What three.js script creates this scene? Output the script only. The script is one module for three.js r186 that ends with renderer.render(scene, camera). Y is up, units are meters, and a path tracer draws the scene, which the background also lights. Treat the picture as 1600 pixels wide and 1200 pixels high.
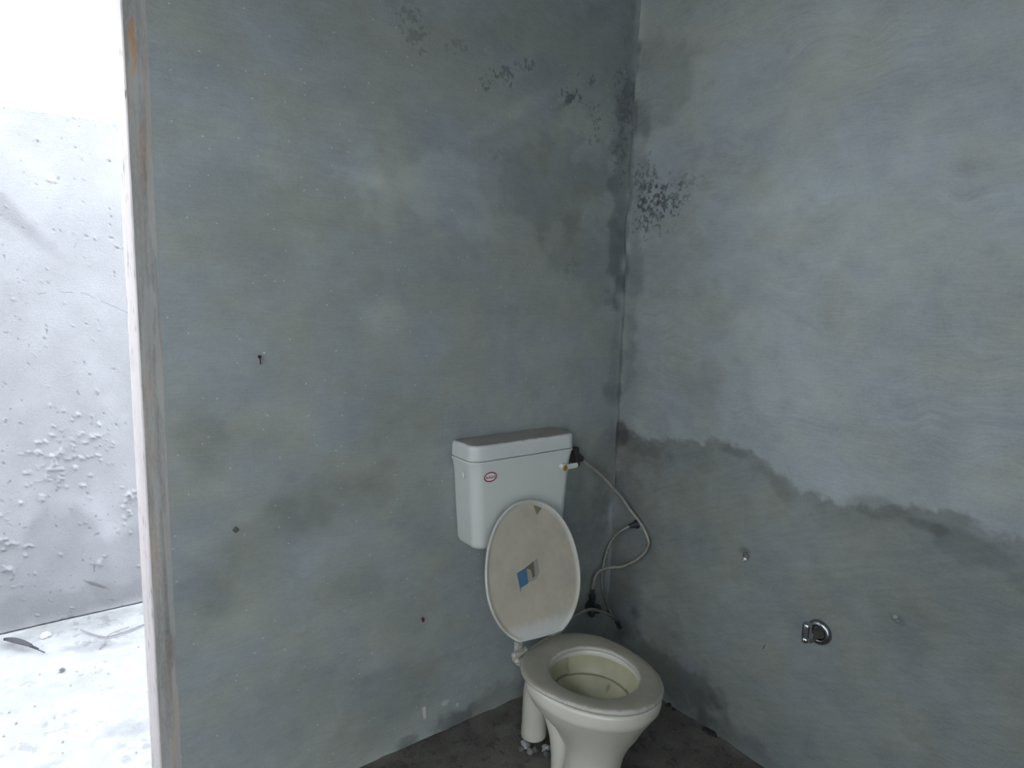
import * as THREE from 'three';
import { mergeGeometries } from 'three/addons/utils/BufferGeometryUtils.js';
import { RoundedBoxGeometry } from 'three/addons/geometries/RoundedBoxGeometry.js';

// ------------------------------------------------------------------ camera, sky, exposure
// World: the visible room corner is x = 0, z = 0; the back wall runs along -x, the right wall along +z.
const scene = new THREE.Scene();
const camera = new THREE.PerspectiveCamera(2 * Math.atan(600 / 1010.6) * 180 / Math.PI, 4 / 3, 0.05, 100);
camera.position.set(-1.8571, 1.53, 1.7892);
camera.up.set(0.06001, 0.98949, -0.13157);
camera.lookAt(-1.8571 + 0.58921, 1.53 - 0.14151, 1.7892 - 0.79549);
scene.add(camera);
scene.background = new THREE.Color().setRGB(0.93, 0.98, 1.04);      // overcast sky
scene.backgroundIntensity = 6.5;
const renderer = new THREE.WebGLRenderer({ antialias: true });
renderer.toneMapping = THREE.LinearToneMapping;
renderer.toneMappingExposure = 1.0;
renderer.shadowMap.enabled = true;

// ------------------------------------------------------------------ helpers
const { sin, cos, PI, abs, sqrt, min, max, floor, pow, hypot } = Math;
const clamp = (v, a = 0, b = 1) => min(b, max(a, v));
const mix = (a, b, t) => a + (b - a) * t;
const smooth = (a, b, v) => { const t = clamp((v - a) / (b - a)); return t * t * (3 - 2 * t); };
let seed = 12345;
const rnd = () => { seed = (Math.imul(seed, 1664525) + 1013904223) >>> 0; return seed / 4294967296; };
const rr = (a, b) => a + (b - a) * rnd();
function hash(x, y, s) {
  let h = Math.imul(x, 374761393) ^ Math.imul(y, 668265263) ^ Math.imul(s, 974634777);
  h = Math.imul(h ^ (h >>> 13), 1274126177); h ^= h >>> 16;
  return (h >>> 0) / 4294967296;
}
function noise(x, y, s = 0) {
  const xi = floor(x), yi = floor(y); let fx = x - xi, fy = y - yi;
  fx = fx * fx * (3 - 2 * fx); fy = fy * fy * (3 - 2 * fy);
  const a = hash(xi, yi, s), b = hash(xi + 1, yi, s), c = hash(xi, yi + 1, s), d = hash(xi + 1, yi + 1, s);
  return a + (b - a) * fx + (c - a) * fy + (a - b - c + d) * fx * fy;
}
function fbm(x, y, s = 0, n = 4) {
  let v = 0, a = 0.5, t = 0;
  for (let i = 0; i < n; i++) { v += a * noise(x, y, s + i * 17); t += a; x *= 2.03; y *= 2.03; a *= 0.5; }
  return v / t;
}
const toS = (v) => { v = clamp(v); return 255 * (v <= 0.0031308 ? 12.92 * v : 1.055 * pow(v, 1 / 2.4) - 0.055); };
// fn(x, y, o): o[0..2] linear base colour, o[3] height 0..1; x, y in metres from (x0, y0)
function bake(w, h, x0, y0, sx, sy, fn) {
  const c = new Uint8Array(w * h * 4), b = new Uint8Array(w * h * 4), o = [0, 0, 0, 0];
  for (let j = 0, k = 0; j < h; j++) for (let i = 0; i < w; i++, k += 4) {
    fn(x0 + (i + 0.5) / w * sx, y0 + (j + 0.5) / h * sy, o);
    c[k] = toS(o[0]); c[k + 1] = toS(o[1]); c[k + 2] = toS(o[2]); c[k + 3] = 255;
    b[k] = b[k + 1] = b[k + 2] = 255 * clamp(o[3]); b[k + 3] = 255;
  }
  const mk = (d, srgb) => {
    const t = new THREE.DataTexture(d, w, h); t.magFilter = t.minFilter = THREE.LinearFilter;
    t.wrapS = t.wrapT = THREE.MirroredRepeatWrapping; if (srgb) t.colorSpace = THREE.SRGBColorSpace; t.needsUpdate = true; return t;
  };
  return { map: mk(c, true), bump: mk(b, false) };
}
const names = {};
function numbered(n) { const k = names[n] = (names[n] ?? -1) + 1; return k ? n + '_' + String(k).padStart(3, '0') : n; }
function shade(m) { m.castShadow = m.receiveShadow = true; return m; }
function struct(name, geo, mat, parent = scene) {
  const m = shade(new THREE.Mesh(geo, mat)); m.name = numbered(name); parent.add(m);
  if (parent === scene) m.userData = { kind: 'structure' };
  return m;
}
function thing(name, label, category, pos = [0, 0, 0], turn = 0, group) {
  const g = new THREE.Group(); g.name = numbered(name); g.position.set(...pos); g.rotation.y = turn; scene.add(g);
  g.userData = { label, category }; if (group) g.userData.group = group; return g;
}
function part(name, geos, mat, parent, label) {
  const geo = Array.isArray(geos) ? (geos.length > 1 ? mergeGeometries(geos.map(strip)) : geos[0]) : geos;
  const m = shade(new THREE.Mesh(geo, mat)); m.name = name; parent.add(m); if (label) m.userData.label = label; return m;
}
function solo(name, label, category, geos, mat, pos = [0, 0, 0], group) {
  const m = part(numbered(name), geos, mat, scene); m.position.set(...pos); m.userData = { label, category }; if (group) m.userData.group = group; return m;
}
function strip(g) {
  g = g.index ? g.toNonIndexed() : g.clone();
  for (const k of Object.keys(g.attributes)) if (!['position', 'normal', 'uv'].includes(k)) g.deleteAttribute(k);
  if (!g.attributes.uv) g.setAttribute('uv', new THREE.BufferAttribute(new Float32Array(g.attributes.position.count * 2), 2));
  return g;
}
function boxG(x0, x1, y0, y1, z0, z1) { const g = new THREE.BoxGeometry(x1 - x0, y1 - y0, z1 - z0); g.translate((x0 + x1) / 2, (y0 + y1) / 2, (z0 + z1) / 2); return g; }
// give every vertex uv from its place (metres / tile), by the way its face points
function planarUV(g, sx, sy, ox = 0, oy = 0) {
  const p = g.attributes.position, n = g.attributes.normal, uv = new Float32Array(p.count * 2);
  for (let i = 0; i < p.count; i++) {
    const nx = abs(n.getX(i)), ny = abs(n.getY(i)), nz = abs(n.getZ(i));
    const u = nx > nz && nx > ny ? p.getZ(i) : p.getX(i), v = ny > nx && ny > nz ? p.getZ(i) : p.getY(i);
    uv[2 * i] = (u - ox) / sx; uv[2 * i + 1] = (v - oy) / sy;
  }
  g.setAttribute('uv', new THREE.BufferAttribute(uv, 2)); return g;
}
// a surface over the grid us x vs; f(u, v) -> [x, y, z], uvf(u, v) -> [s, t]; flip turns it over
function grid(us, vs, f, uvf, flip) {
  const P = [], U = [], I = [], n = us.length;
  for (const v of vs) for (const u of us) { P.push(...f(u, v)); U.push(...uvf(u, v)); }
  for (let j = 0; j + 1 < vs.length; j++) for (let i = 0; i + 1 < n; i++) {
    const a = j * n + i, b = a + 1, c = a + n, d = c + 1;
    flip ? I.push(a, c, b, b, c, d) : I.push(a, b, c, b, d, c);
  }
  const g = new THREE.BufferGeometry();
  g.setAttribute('position', new THREE.Float32BufferAttribute(P, 3)); g.setAttribute('uv', new THREE.Float32BufferAttribute(U, 2));
  g.setIndex(I); g.computeVertexNormals(); return g;
}
function range(a, b, step) { const n = max(1, Math.round((b - a) / step)), r = []; for (let i = 0; i <= n; i++) r.push(a + (b - a) * i / n); return r; }
// rings: arrays of equally many [x, y, z]; lofted into a skin, ends closed with a fan when capped
function loft(rings, { capA = false, capB = false, uvf = (p) => [p[0], p[2]], flip = false } = {}) {
  const P = [], U = [], I = [], n = rings[0].length;
  const put = (p) => { P.push(...p); U.push(...uvf(p)); };
  rings.forEach((r) => { for (let i = 0; i <= n; i++) put(r[i % n]); });
  const tri = (a, b, c) => flip ? I.push(a, c, b) : I.push(a, b, c);
  for (let j = 0; j + 1 < rings.length; j++) for (let i = 0; i < n; i++) {
    const a = j * (n + 1) + i, b = a + 1, c = a + n + 1, d = c + 1;
    tri(a, c, b); tri(b, c, d);
  }
  const cap = (r, up) => {
    const k = P.length / 3, m = [0, 1, 2].map((q) => r.reduce((s, p) => s + p[q], 0) / n);
    put(m); for (let i = 0; i <= n; i++) put(r[i % n]);
    for (let i = 0; i < n; i++) up ? tri(k, k + 2 + i, k + 1 + i) : tri(k, k + 1 + i, k + 2 + i);
  };
  if (capA) cap(rings[0], false);
  if (capB) cap(rings[rings.length - 1], true);
  const g = new THREE.BufferGeometry();
  g.setAttribute('position', new THREE.Float32BufferAttribute(P, 3)); g.setAttribute('uv', new THREE.Float32BufferAttribute(U, 2));
  g.setIndex(I); g.computeVertexNormals();
  // join the normals along the seam of every ring
  const N = g.attributes.normal;
  for (let j = 0; j < rings.length; j++) {
    const a = j * (n + 1), b = a + n, v = new THREE.Vector3(N.getX(a) + N.getX(b), N.getY(a) + N.getY(b), N.getZ(a) + N.getZ(b)).normalize();
    N.setXYZ(a, v.x, v.y, v.z); N.setXYZ(b, v.x, v.y, v.z);
  }
  return g;
}
const V3 = (a) => new THREE.Vector3(...a);
function tube(pts, r, seg = 60, rad = 12) { return new THREE.TubeGeometry(new THREE.CatmullRomCurve3(pts.map(V3)), seg, r, rad, false); }
function rod(a, b, r0, r1 = r0, rad = 20) {
  a = V3(a); b = V3(b); const d = b.clone().sub(a), g = new THREE.CylinderGeometry(r1, r0, d.length(), rad);
  g.applyQuaternion(new THREE.Quaternion().setFromUnitVectors(new THREE.Vector3(0, 1, 0), d.clone().normalize()));
  const m = a.add(b).multiplyScalar(0.5); g.translate(m.x, m.y, m.z); return g;
}
function latheAlong(profile, at, dir, seg = 40) {
  const g = new THREE.LatheGeometry(profile.map(([r, h]) => new THREE.Vector2(r, h)), seg);
  g.applyQuaternion(new THREE.Quaternion().setFromUnitVectors(new THREE.Vector3(0, 1, 0), V3(dir).normalize()));
  g.translate(...at); return g;
}
function ball(at, r, sx = 1, sy = 1, sz = 1) { const g = new THREE.SphereGeometry(r, 24, 16); g.scale(sx, sy, sz); g.translate(...at); return g; }
function lump(r, at, s, sy = 0.6) {           // a broken crumb: an icosahedron with its corners pushed about
  const g = new THREE.IcosahedronGeometry(r, 1), p = g.attributes.position;
  for (let i = 0; i < p.count; i++) {
    const k = 0.7 + 0.6 * hash(Math.round(p.getX(i) / r * 50), Math.round(p.getY(i) / r * 50) + 31 * Math.round(p.getZ(i) / r * 50), s);
    p.setXYZ(i, p.getX(i) * k, p.getY(i) * k * sy, p.getZ(i) * k);
  }
  g.translate(...at); g.computeVertexNormals(); return g;
}
const std = (o) => new THREE.MeshStandardMaterial(o);
const lin = (r, g, b) => new THREE.Color().setRGB(r, g, b);

// ------------------------------------------------------------------ plaster
// a stain or painted-in shade: ragged ellipse at (x, y); a > 0 lightens, a < 0 darkens; soft = width of its edge, rag = raggedness
function stainShade(list, x, y, s) {
  let k = 1;
  for (const [sx, sy, rx, ry, rot, a, soft, rag] of list) {
    const dx = x - sx, dy = y - sy; if (abs(dx) > 1.6 * max(rx, ry) || abs(dy) > 1.6 * max(rx, ry)) continue;
    const c = cos(rot), t = sin(rot), d = hypot((dx * c + dy * t) / rx, (dy * c - dx * t) / ry);
    const n = fbm(x * 14, y * 14, s + 40, 4) - 0.5;
    k *= 1 + a * (1 - smooth(1 - soft, 1 + soft, d + rag * n * 2));
  }
  return k;
}
const BASE = [0.262, 0.288, 0.282];
function plaster(x, y, o, s, k, blue) {
  const big = fbm(x * 2.3, y * 2.6, s, 4) - 0.5, mid = fbm(x * 9, y * 11, s + 5, 4) - 0.5;
  const pat = fbm(x * 26, y * 30, s + 14, 3) - 0.5, grain = noise(x * 420, y * 420, s + 9) - 0.5, fine = noise(x * 190, y * 230, s + 11) - 0.5, brush = noise(x * 34, y * 300, s + 12) - 0.5;
  const m = k * (1 + 0.17 * big + 0.21 * mid + 0.07 * grain + 0.07 * fine + 0.07 * brush + 0.15 * pat);
  const t = clamp(0.5 + 2.2 * (fbm(x * 7 + 7, y * 8, s + 21, 4) - 0.5) + blue) - 0.5;    // green-grey to blue-grey cement
  o[0] = BASE[0] * m * (1 - 0.055 * t); o[1] = BASE[1] * m * (1 - 0.015 * t); o[2] = BASE[2] * m * (1 + 0.115 * t);
  o[3] = 0.5 + 0.35 * mid + 0.22 * fine + 0.16 * grain + 0.2 * brush;
}
const STAIN_BACK = [
  [-1.40, 0.80, 0.20, 0.085, 0.55, -0.17, 0.6, 0.6], [-1.51, 0.70, 0.07, 0.06, 0, -0.13, 0.6, 0.6], [-1.53, 1.12, 0.055, 0.10, 0, -0.17, 0.5, 0.5],
  [-1.16, 0.92, 0.15, 0.09, 0.2, -0.2, 0.6, 0.5], [-1.10, 0.62, 0.10, 0.06, 0, -0.12, 0.6, 0.6], [-0.86, 0.78, 0.10, 0.09, 0, -0.12, 0.6, 0.6],
  [-0.98, 0.20, 0.16, 0.10, 0.3, -0.16, 0.5, 0.7], [-1.30, 0.30, 0.18, 0.12, 0, -0.12, 0.6, 0.6],
  [-1.20, 1.90, 0.36, 0.10, -0.06, 0.09, 0.4, 0.8], [-0.86, 1.82, 0.24, 0.10, -0.1, 0.12, 0.3, 0.8], [-1.02, 1.45, 0.06, 0.07, 0.4, 0.12, 0.5, 0.7],
  [-1.06, 1.86, 0.05, 0.06, 0, 0.08, 0.5, 0.6], [-0.60, 2.08, 0.20, 0.025, 0.55, 0.12, 0.4, 0.5], [-1.0, 1.78, 0.03, 0.2, 0, 0.05, 0.4, 0.8],
  [-0.36, 1.90, 0.24, 0.14, 0.25, -0.16, 0.22, 0.9], [-0.20, 1.66, 0.20, 0.13, 0, -0.16, 0.35, 0.9], [-0.22, 2.10, 0.14, 0.075, 0.5, 0.12, 0.3, 0.9], [-0.16, 2.36, 0.4, 0.14, 0, -0.12, 0.5, 0.8],
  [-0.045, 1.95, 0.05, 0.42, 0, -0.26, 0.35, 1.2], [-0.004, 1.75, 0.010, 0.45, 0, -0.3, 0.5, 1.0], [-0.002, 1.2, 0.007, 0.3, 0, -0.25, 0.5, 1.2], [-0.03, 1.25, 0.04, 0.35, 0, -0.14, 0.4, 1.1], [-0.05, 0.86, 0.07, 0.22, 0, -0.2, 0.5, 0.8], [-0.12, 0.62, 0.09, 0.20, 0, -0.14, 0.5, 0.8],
  [-0.315, 2.20, 0.045, 0.010, 0.75, -0.3, 0.5, 1.4],
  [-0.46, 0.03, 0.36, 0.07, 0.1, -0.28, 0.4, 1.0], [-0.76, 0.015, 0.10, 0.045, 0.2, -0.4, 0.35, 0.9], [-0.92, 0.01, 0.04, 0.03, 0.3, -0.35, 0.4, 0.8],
  [-0.78, 0.10, 0.012, 0.009, 0, 0.5, 0.4, 0.5], [-0.73, 0.075, 0.006, 0.008, 0, 0.6, 0.4, 0.5], [-0.16, 0.45, 0.12, 0.3, 0, -0.1, 0.6, 0.6],
];
// mould: crowds of small dark specks in each [x, y, rx, ry, strength]
function mould(list, x, y, s) {
  let k = 1;
  for (const [mx, my, rx, ry, a] of list) {
    const d = hypot((x - mx) / rx, (y - my) / ry); if (d > 1.6) continue;
    k *= 1 - a * smooth(0.53, 0.63, 0.6 * fbm(x * 70, y * 64, s, 3) + 0.4 * fbm(x * 150, y * 140, s + 5, 2) - 0.13 * d * d + 0.09 + 0.16 * (fbm(x * 20, y * 20, s + 9, 2) - 0.5));
  }
  return k;
}
const MOULD_BACK = [[-0.937, 2.312, 0.05, 0.03, 0.24], [-0.916, 2.248, 0.045, 0.03, 0.26], [-0.77, 2.257, 0.045, 0.025, 0.22], [-0.668, 2.172, 0.025, 0.02, 0.34], [-0.60, 2.215, 0.05, 0.035, 0.36], [-0.54, 2.25, 0.02, 0.02, 0.3],
  [-0.506, 2.27, 0.035, 0.018, 0.34], [-0.315, 2.20, 0.06, 0.025, 0.45], [-0.29, 2.278, 0.02, 0.018, 0.36], [-0.22, 2.275, 0.022, 0.02, 0.36], [-0.197, 2.141, 0.03, 0.08, 0.32], [-0.06, 2.15, 0.05, 0.2, 0.25], [-0.62, 1.97, 0.03, 0.02, 0.14], [-0.28, 1.62, 0.06, 0.04, 0.16]];
const back = bake(1160, 2048, -1.7, 0, 1.7, 3, (x, y, o) => {
  let k = stainShade(STAIN_BACK, x, y, 3) * mould(MOULD_BACK, x, y, 63);
  k *= 1 + 0.05 * smooth(0.55, 0.75, fbm(x * 3 + 3, y * 30, 77, 3)) * smooth(1.5, 1.9, y) * smooth(2.3, 2, y);
  plaster(x, y, o, 3, k * 1.07, x > -0.1 ? 0.18 : -0.02);
  // pale flecks, more of them towards the door
  const g = hash(floor(x * 330), floor(y * 330), 5);
  if (g > 0.9995 - 0.0003 * (x < -0.9)) { o[0] += 0.28; o[1] += 0.3; o[2] += 0.31; }
});
const TIDE = [[0, 1.03], [0.14, 0.985], [0.28, 1.0], [0.44, 1.045], [0.6, 1.05], [0.70, 0.985], [0.757, 0.96], [0.93, 0.95], [1.02, 0.985], [1.1, 1.0], [1.2, 1.01], [1.34, 0.975], [1.5, 0.97]];
function tide(z) { for (let i = 1; i < TIDE.length; i++) if (z <= TIDE[i][0]) { const [a, b] = TIDE[i - 1], [c, d] = TIDE[i]; return mix(b, d, (z - a) / (c - a)); } return 0.97; }
const STAIN_SHADE_RIGHT = [
  [0.08, 1.4, 0.34, 0.55, 0, -0.13, 0.5, 0.9],  // falloff of light towards the corner, painted as a broad darker patch
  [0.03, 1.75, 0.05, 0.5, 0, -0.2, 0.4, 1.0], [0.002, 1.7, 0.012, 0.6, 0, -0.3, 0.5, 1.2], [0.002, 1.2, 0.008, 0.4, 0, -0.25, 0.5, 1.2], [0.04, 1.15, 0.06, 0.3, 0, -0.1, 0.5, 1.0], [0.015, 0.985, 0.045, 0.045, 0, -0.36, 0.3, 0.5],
  [0.12, 2.3, 0.16, 0.16, 0, -0.2, 0.5, 0.9], [0.15, 0.96, 0.10, 0.03, -0.1, -0.18, 0.4, 1.2], [0.52, 1.02, 0.07, 0.02, 0, -0.2, 0.4, 1.2],
  [0.42, 1.27, 0.07, 0.05, 0.3, -0.09, 0.5, 0.8], [0.5, 1.9, 0.1, 0.06, 0, -0.08, 0.5, 0.8], [0.78, 1.73, 0.06, 0.06, 0, -0.08, 0.5, 0.8], [0.12, 0.55, 0.12, 0.3, 0, -0.14, 0.5, 0.7],
  [0.9, 1.75, 0.4, 0.16, 0.1, 0.07, 0.5, 0.9], [0.5, 1.42, 0.3, 0.1, 0, 0.06, 0.5, 0.9], [0.75, 1.28, 0.3, 0.1, 0, 0.08, 0.4, 0.9], [0.55, 1.85, 0.26, 0.09, 0, 0.07, 0.5, 0.9],
  [1.13, 0.955, 0.05, 0.02, 0, -0.28, 0.4, 1.0], [1.01, 0.965, 0.07, 0.025, 0, -0.24, 0.4, 1.0], [1.25, 0.93, 0.12, 0.04, -0.2, -0.22, 0.4, 0.9], [0.72, 0.94, 0.08, 0.03, -0.6, -0.16, 0.4, 0.9],
  [0.36, 0.10, 0.22, 0.11, -0.25, -0.34, 0.35, 1.0], [0.62, 0.02, 0.16, 0.07, -0.2, -0.3, 0.4, 1.0], [0.30, 0.27, 0.10, 0.10, -0.8, -0.16, 0.5, 0.8],
  [0.614, 0.70, 0.022, 0.015, 0, -0.35, 0.5, 0.8], [1.085, 0.66, 0.10, 0.075, 0, -0.10, 0.4, 0.7], [1.09, 0.672, 0.02, 0.012, -0.5, -0.25, 0.5, 0.8], [0.95, 0.62, 0.12, 0.1, 0, -0.06, 0.5, 0.8],
];
const right = bake(1160, 2048, 0, 0, 1.7, 3, (z, y, o) => {
  const w = 0.05 * (fbm(z * 12, y * 12, 51, 5) - 0.5) + 0.035 * (fbm(z * 55, y * 55, 52, 3) - 0.5), below = smooth(-0.012, 0.018, tide(z) + w - y);
  let k = stainShade(STAIN_SHADE_RIGHT, z, y, 8) * mix(1.27, 0.83, below);
  k *= 1 - 0.10 * below * smooth(0.10, 0.0, tide(z) + w * 3 - y) * smooth(0.45, 0.55, fbm(z * 7, y * 7, 91, 3) + 0.05);
  // sweeps of the trowel: thin wavering lines
  const wav = y + 0.016 * sin(z * 30 + 9 * fbm(z * 3, y * 5, 33, 2)) + 0.10 * fbm(z * 4, y * 4, 34, 3);
  const line = noise(z * 9, wav * 240, 35) - 0.5, broad = fbm(z * 3, wav * 42, 36, 3) - 0.5;
  k *= 1 + (0.085 * line + 0.14 * broad) * smooth(1.02, 1.2, y) * (0.12 + 1.2 * smooth(0.46, 0.7, fbm(z * 4.5, y * 4.5, 37, 3)));
  k *= 1 + 0.09 * (noise((z + y * 0.75) * 14, (y - z * 0.5) * 130, 39) - 0.5) * below;
  // mould: small dark specks thick by the corner
  k *= mould([[0.08, 1.93, 0.06, 0.10, 0.4], [0.13, 1.83, 0.09, 0.09, 0.42], [0.20, 1.87, 0.07, 0.07, 0.36], [0.27, 1.93, 0.05, 0.03, 0.2]], z, y, 61);
  plaster(z, y, o, 19, k, mix(0.24, -0.16, below) * smooth(2.4, 1.9, y) - 0.12 * smooth(1.9, 2.4, y));
});
const plasterBack = std({ map: back.map, bumpMap: back.bump, bumpScale: 0.0016, roughness: 0.82 });
const plasterRight = std({ map: right.map, bumpMap: right.bump, bumpScale: 0.0018, roughness: 0.82 });

// ------------------------------------------------------------------ the room
const uvB = (x, y) => [(x + 1.7) / 1.7, y / 3], uvR = (z, y) => [z / 1.7, y / 3];
const swell = (a, b, s) => 0.010 * (fbm(a * 2.2, b * 2.2, s, 3) - 0.5) + 0.003 * (fbm(a * 14, b * 14, s + 3, 2) - 0.5);
const fillet = (d) => 0.009 * pow(1 - clamp(d / 0.03), 2);            // rounded plaster in the corner
const bump1 = (x, y, cx, cy, r, h) => { const d = hypot(x - cx, y - cy) / r; return d < 1 ? h * pow(1 - d * d, 2) : 0; };
// back wall: plaster face, body, and its run beyond the room along the passage
struct('wall_back', mergeGeometries([
  grid([-1.608, ...range(-1.6, 0.012, 0.009)], range(0, 3, 0.0095), (x, y) => [x === -1.608 ? x + 0.003 * (fbm(3, y * 14, 2, 3) - 0.5) : x, y,
    swell(x, y, 1) * smooth(-1.608, -1.58, x) + fillet(-x) * (0.3 + fbm(5, y * 9, 4, 2)) + fillet(y) * 0.8 * fbm(x * 9, 2, 6, 2)
    + bump1(x, y, -1.279, 0.523, 0.022, 0.008) - bump1(x, y, -1.279, 0.535, 0.016, 0.006)], uvB),
  planarUV(boxG(-1.606, 1.5, 0, 3, -0.23, -0.012), 1.7, 3, -1.7), planarUV(boxG(-5, -2.56, 0, 3, -0.23, 0), 1.7, 3, -1.7),
  planarUV(boxG(-2.56, -1.606, 2.36, 3, -0.23, 0), 1.7, 3, -1.7), planarUV(boxG(-5, 1.5, 3, 3.15, -0.23, -0.1), 1.7, 3, -1.7),
].map(strip)), plasterBack);
struct('wall_right', mergeGeometries([
  grid(range(-0.012, 1.7, 0.0095), range(0, 3, 0.0095), (z, y) => [-(swell(z, y, 11) + fillet(z) * (0.3 + fbm(5, y * 9, 14, 2)) + fillet(y) * 1.2 * fbm(z * 9, 2, 16, 2)
    - bump1(z, y, 0.614, 0.685, 0.016, 0.010) + bump1(z, y, 1.085, 0.676, 0.014, 0.005) - bump1(z, y, 1.097, 0.668, 0.009, 0.006)), y, z], uvR, true),
  planarUV(boxG(0.012, 0.23, 0, 3, -0.23, 2.83), 1.7, 3), planarUV(boxG(-0.004, 0.012, 0, 3, 1.69, 2.83), 1.7, 3),
].map(strip)), plasterRight);
struct('wall_left', mergeGeometries([[0, 1.4, -0.1, 2.83], [2.7, 3, -0.1, 2.83], [1.4, 2.7, -0.1, 0.75], [1.4, 2.7, 2.3, 2.83]].map(([a, b, c, d]) => strip(planarUV(boxG(-3.23, -3, a, b, c, d), 1.7, 3)))), plasterRight);
const win = new THREE.Group(); win.name = 'added_window_1'; win.userData = { kind: 'structure' }; scene.add(win);  // unseen window, added to bring light onto the right wall
const barM = std({ color: lin(0.3, 0.27, 0.23), roughness: 0.8 });
[[1.4, 1.45, 0.75, 2.3], [2.65, 2.7, 0.75, 2.3], [1.45, 2.65, 0.75, 0.8], [1.45, 2.65, 2.25, 2.3], [1.45, 2.65, 1.505, 1.545]].forEach(([a, b, c, d], i) => part('frame_bar' + (i ? '_00' + i : ''), boxG(-3.2, -3.1, a, b, c, d), barM, win));
struct('wall_rear', mergeGeometries([planarUV(boxG(-3.1, -2.95, 0, 3, 2.6, 2.83), 1.7, 3), planarUV(boxG(-1.95, 0.1, 0, 3, 2.6, 2.83), 1.7, 3), planarUV(boxG(-2.95, -1.95, 2.3, 3, 2.6, 2.83), 1.7, 3)].map(strip)), plasterRight);
struct('ceiling', planarUV(boxG(-3.23, 0.23, 3, 3.15, -0.1, 2.83), 1.7, 3), plasterBack);
const dirt = bake(1024, 1024, 0, 0, 1.5, 1.5, (x, y, o) => {
  const b = fbm(x * 4, y * 4, 71, 5) - 0.5, g = noise(x * 260, y * 260, 72) - 0.5, c = smooth(0.62, 0.72, fbm(x * 40, y * 40, 73, 3)), d = fbm(x * 18, y * 18, 74, 4) - 0.5;
  const m = 0.115 * (1 + 1.0 * b + 0.7 * d + 0.25 * g) * (1 - 0.3 * c);
  o[0] = m * 1.08; o[1] = m * 1.02; o[2] = m * 0.92; o[3] = 0.5 + 0.6 * d + 0.3 * g;
});
struct('floor', mergeGeometries([
  grid([...range(-3.0, -1.64, 0.04), ...range(-1.62, 0, 0.015)], [...range(-0.2, -0.01, 0.03), ...range(0, 1.6, 0.015), ...range(1.62, 2.8, 0.04)], (x, z) => [x, 0.012 * (fbm(x * 8, z * 8, 75, 4) - 0.5) - 0.004 + 0.012 * pow(1 - clamp(max(z, 0) / 0.06), 2) * smooth(-1.66, -1.6, x) * fbm(x * 11, 1, 76, 3) + 0.014 * pow(1 - clamp(-x / 0.06), 2) * fbm(z * 11, 1, 77, 3), z], (x, z) => [x / 1.5, z / 1.5], true),
  planarUV(boxG(-3.2, 0.2, -0.15, -0.012, -0.24, 2.84), 1.5, 1.5),
].map(strip)), std({ map: dirt.map, bumpMap: dirt.bump, bumpScale: 0.004, roughness: 0.9 }));

// ------------------------------------------------------------------ the passage outside
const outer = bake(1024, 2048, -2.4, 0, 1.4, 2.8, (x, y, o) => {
  const b = fbm(x * 3, y * 3, 81, 5) - 0.5, d = fbm(x * 13, y * 11, 82, 4) - 0.5, g = noise(x * 300, y * 300, 83) - 0.5;
  let m = 0.43 * (1 + 0.35 * b + 0.16 * d + 0.06 * g);
  m *= stainShade([[-1.93, 1.80, 0.20, 0.035, -0.78, -0.22, 0.6, 0.5], [-1.62, 1.05, 0.07, 0.15, 0.4, 0.12, 0.5, 0.8], [-1.95, 0.06, 0.5, 0.06, 0, -0.14, 0.5, 1.2], [-1.70, 0.13, 0.05, 0.006, -0.6, -0.4, 0.4, 0.4], [-1.7, 0.7, 0.12, 0.1, 0, -0.05, 0.6, 0.9]], x, y, 84);
  m *= 1 - 0.22 * smooth(-0.05, 0.05, 0.45 + 0.5 * (fbm(x * 5, 2 + y * 2, 89, 4) - 0.5) - y);      // grimy foot, with the wall's falloff of light painted in
  // hairline crack
  const cy = 1.50 - 0.10 * smooth(-2.02, -1.45, x) + 0.02 * (fbm(x * 22, 3, 85, 4) - 0.5) + 0.03 * sin(x * 14);
  if (x > -1.93) m *= 1 - 0.38 * smooth(0.0022, 0.0008, abs(y - cy)) * smooth(0.3, 0.5, noise(x * 40, 5, 86));
  m *= 1 - 0.3 * smooth(0.82, 0.88, fbm(x * 50, y * 50, 87, 2)) * smooth(0.45, 0.6, fbm(x * 4, y * 4, 88, 2));
  o[0] = m * 0.985; o[1] = m * 0.985; o[2] = m * 1.05; o[3] = 0.5 + 0.5 * d + 0.25 * g;
});
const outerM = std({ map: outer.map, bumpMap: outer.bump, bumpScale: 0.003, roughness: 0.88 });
const blisters = (x, y) => {
  const zone = smooth(0.10, 0.3, y) * smooth(1.05, 0.8, y), patch = fbm(x * 6, y * 6, 92, 2), n = fbm(x * 40, y * 46, 91, 3);
  const t = 0.80 - 0.20 * zone * smooth(0.25, 0.6, patch);
  return 0.009 * smooth(t, t + 0.16, n) * (0.4 + 1.2 * noise(x * 130, y * 130, 93)) - 0.004 * smooth(0.86, 0.9, fbm(x * 55, y * 55, 96, 2)) + 0.006 * (fbm(x * 5, y * 5, 94, 3) - 0.5);
};
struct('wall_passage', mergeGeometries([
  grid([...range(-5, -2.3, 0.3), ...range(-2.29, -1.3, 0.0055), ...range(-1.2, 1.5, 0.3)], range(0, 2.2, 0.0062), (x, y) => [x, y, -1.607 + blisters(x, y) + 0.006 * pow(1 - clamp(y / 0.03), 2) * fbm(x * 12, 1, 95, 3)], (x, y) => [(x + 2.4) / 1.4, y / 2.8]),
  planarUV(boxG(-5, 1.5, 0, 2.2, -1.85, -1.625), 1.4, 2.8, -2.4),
].map(strip)), outerM);
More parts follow.
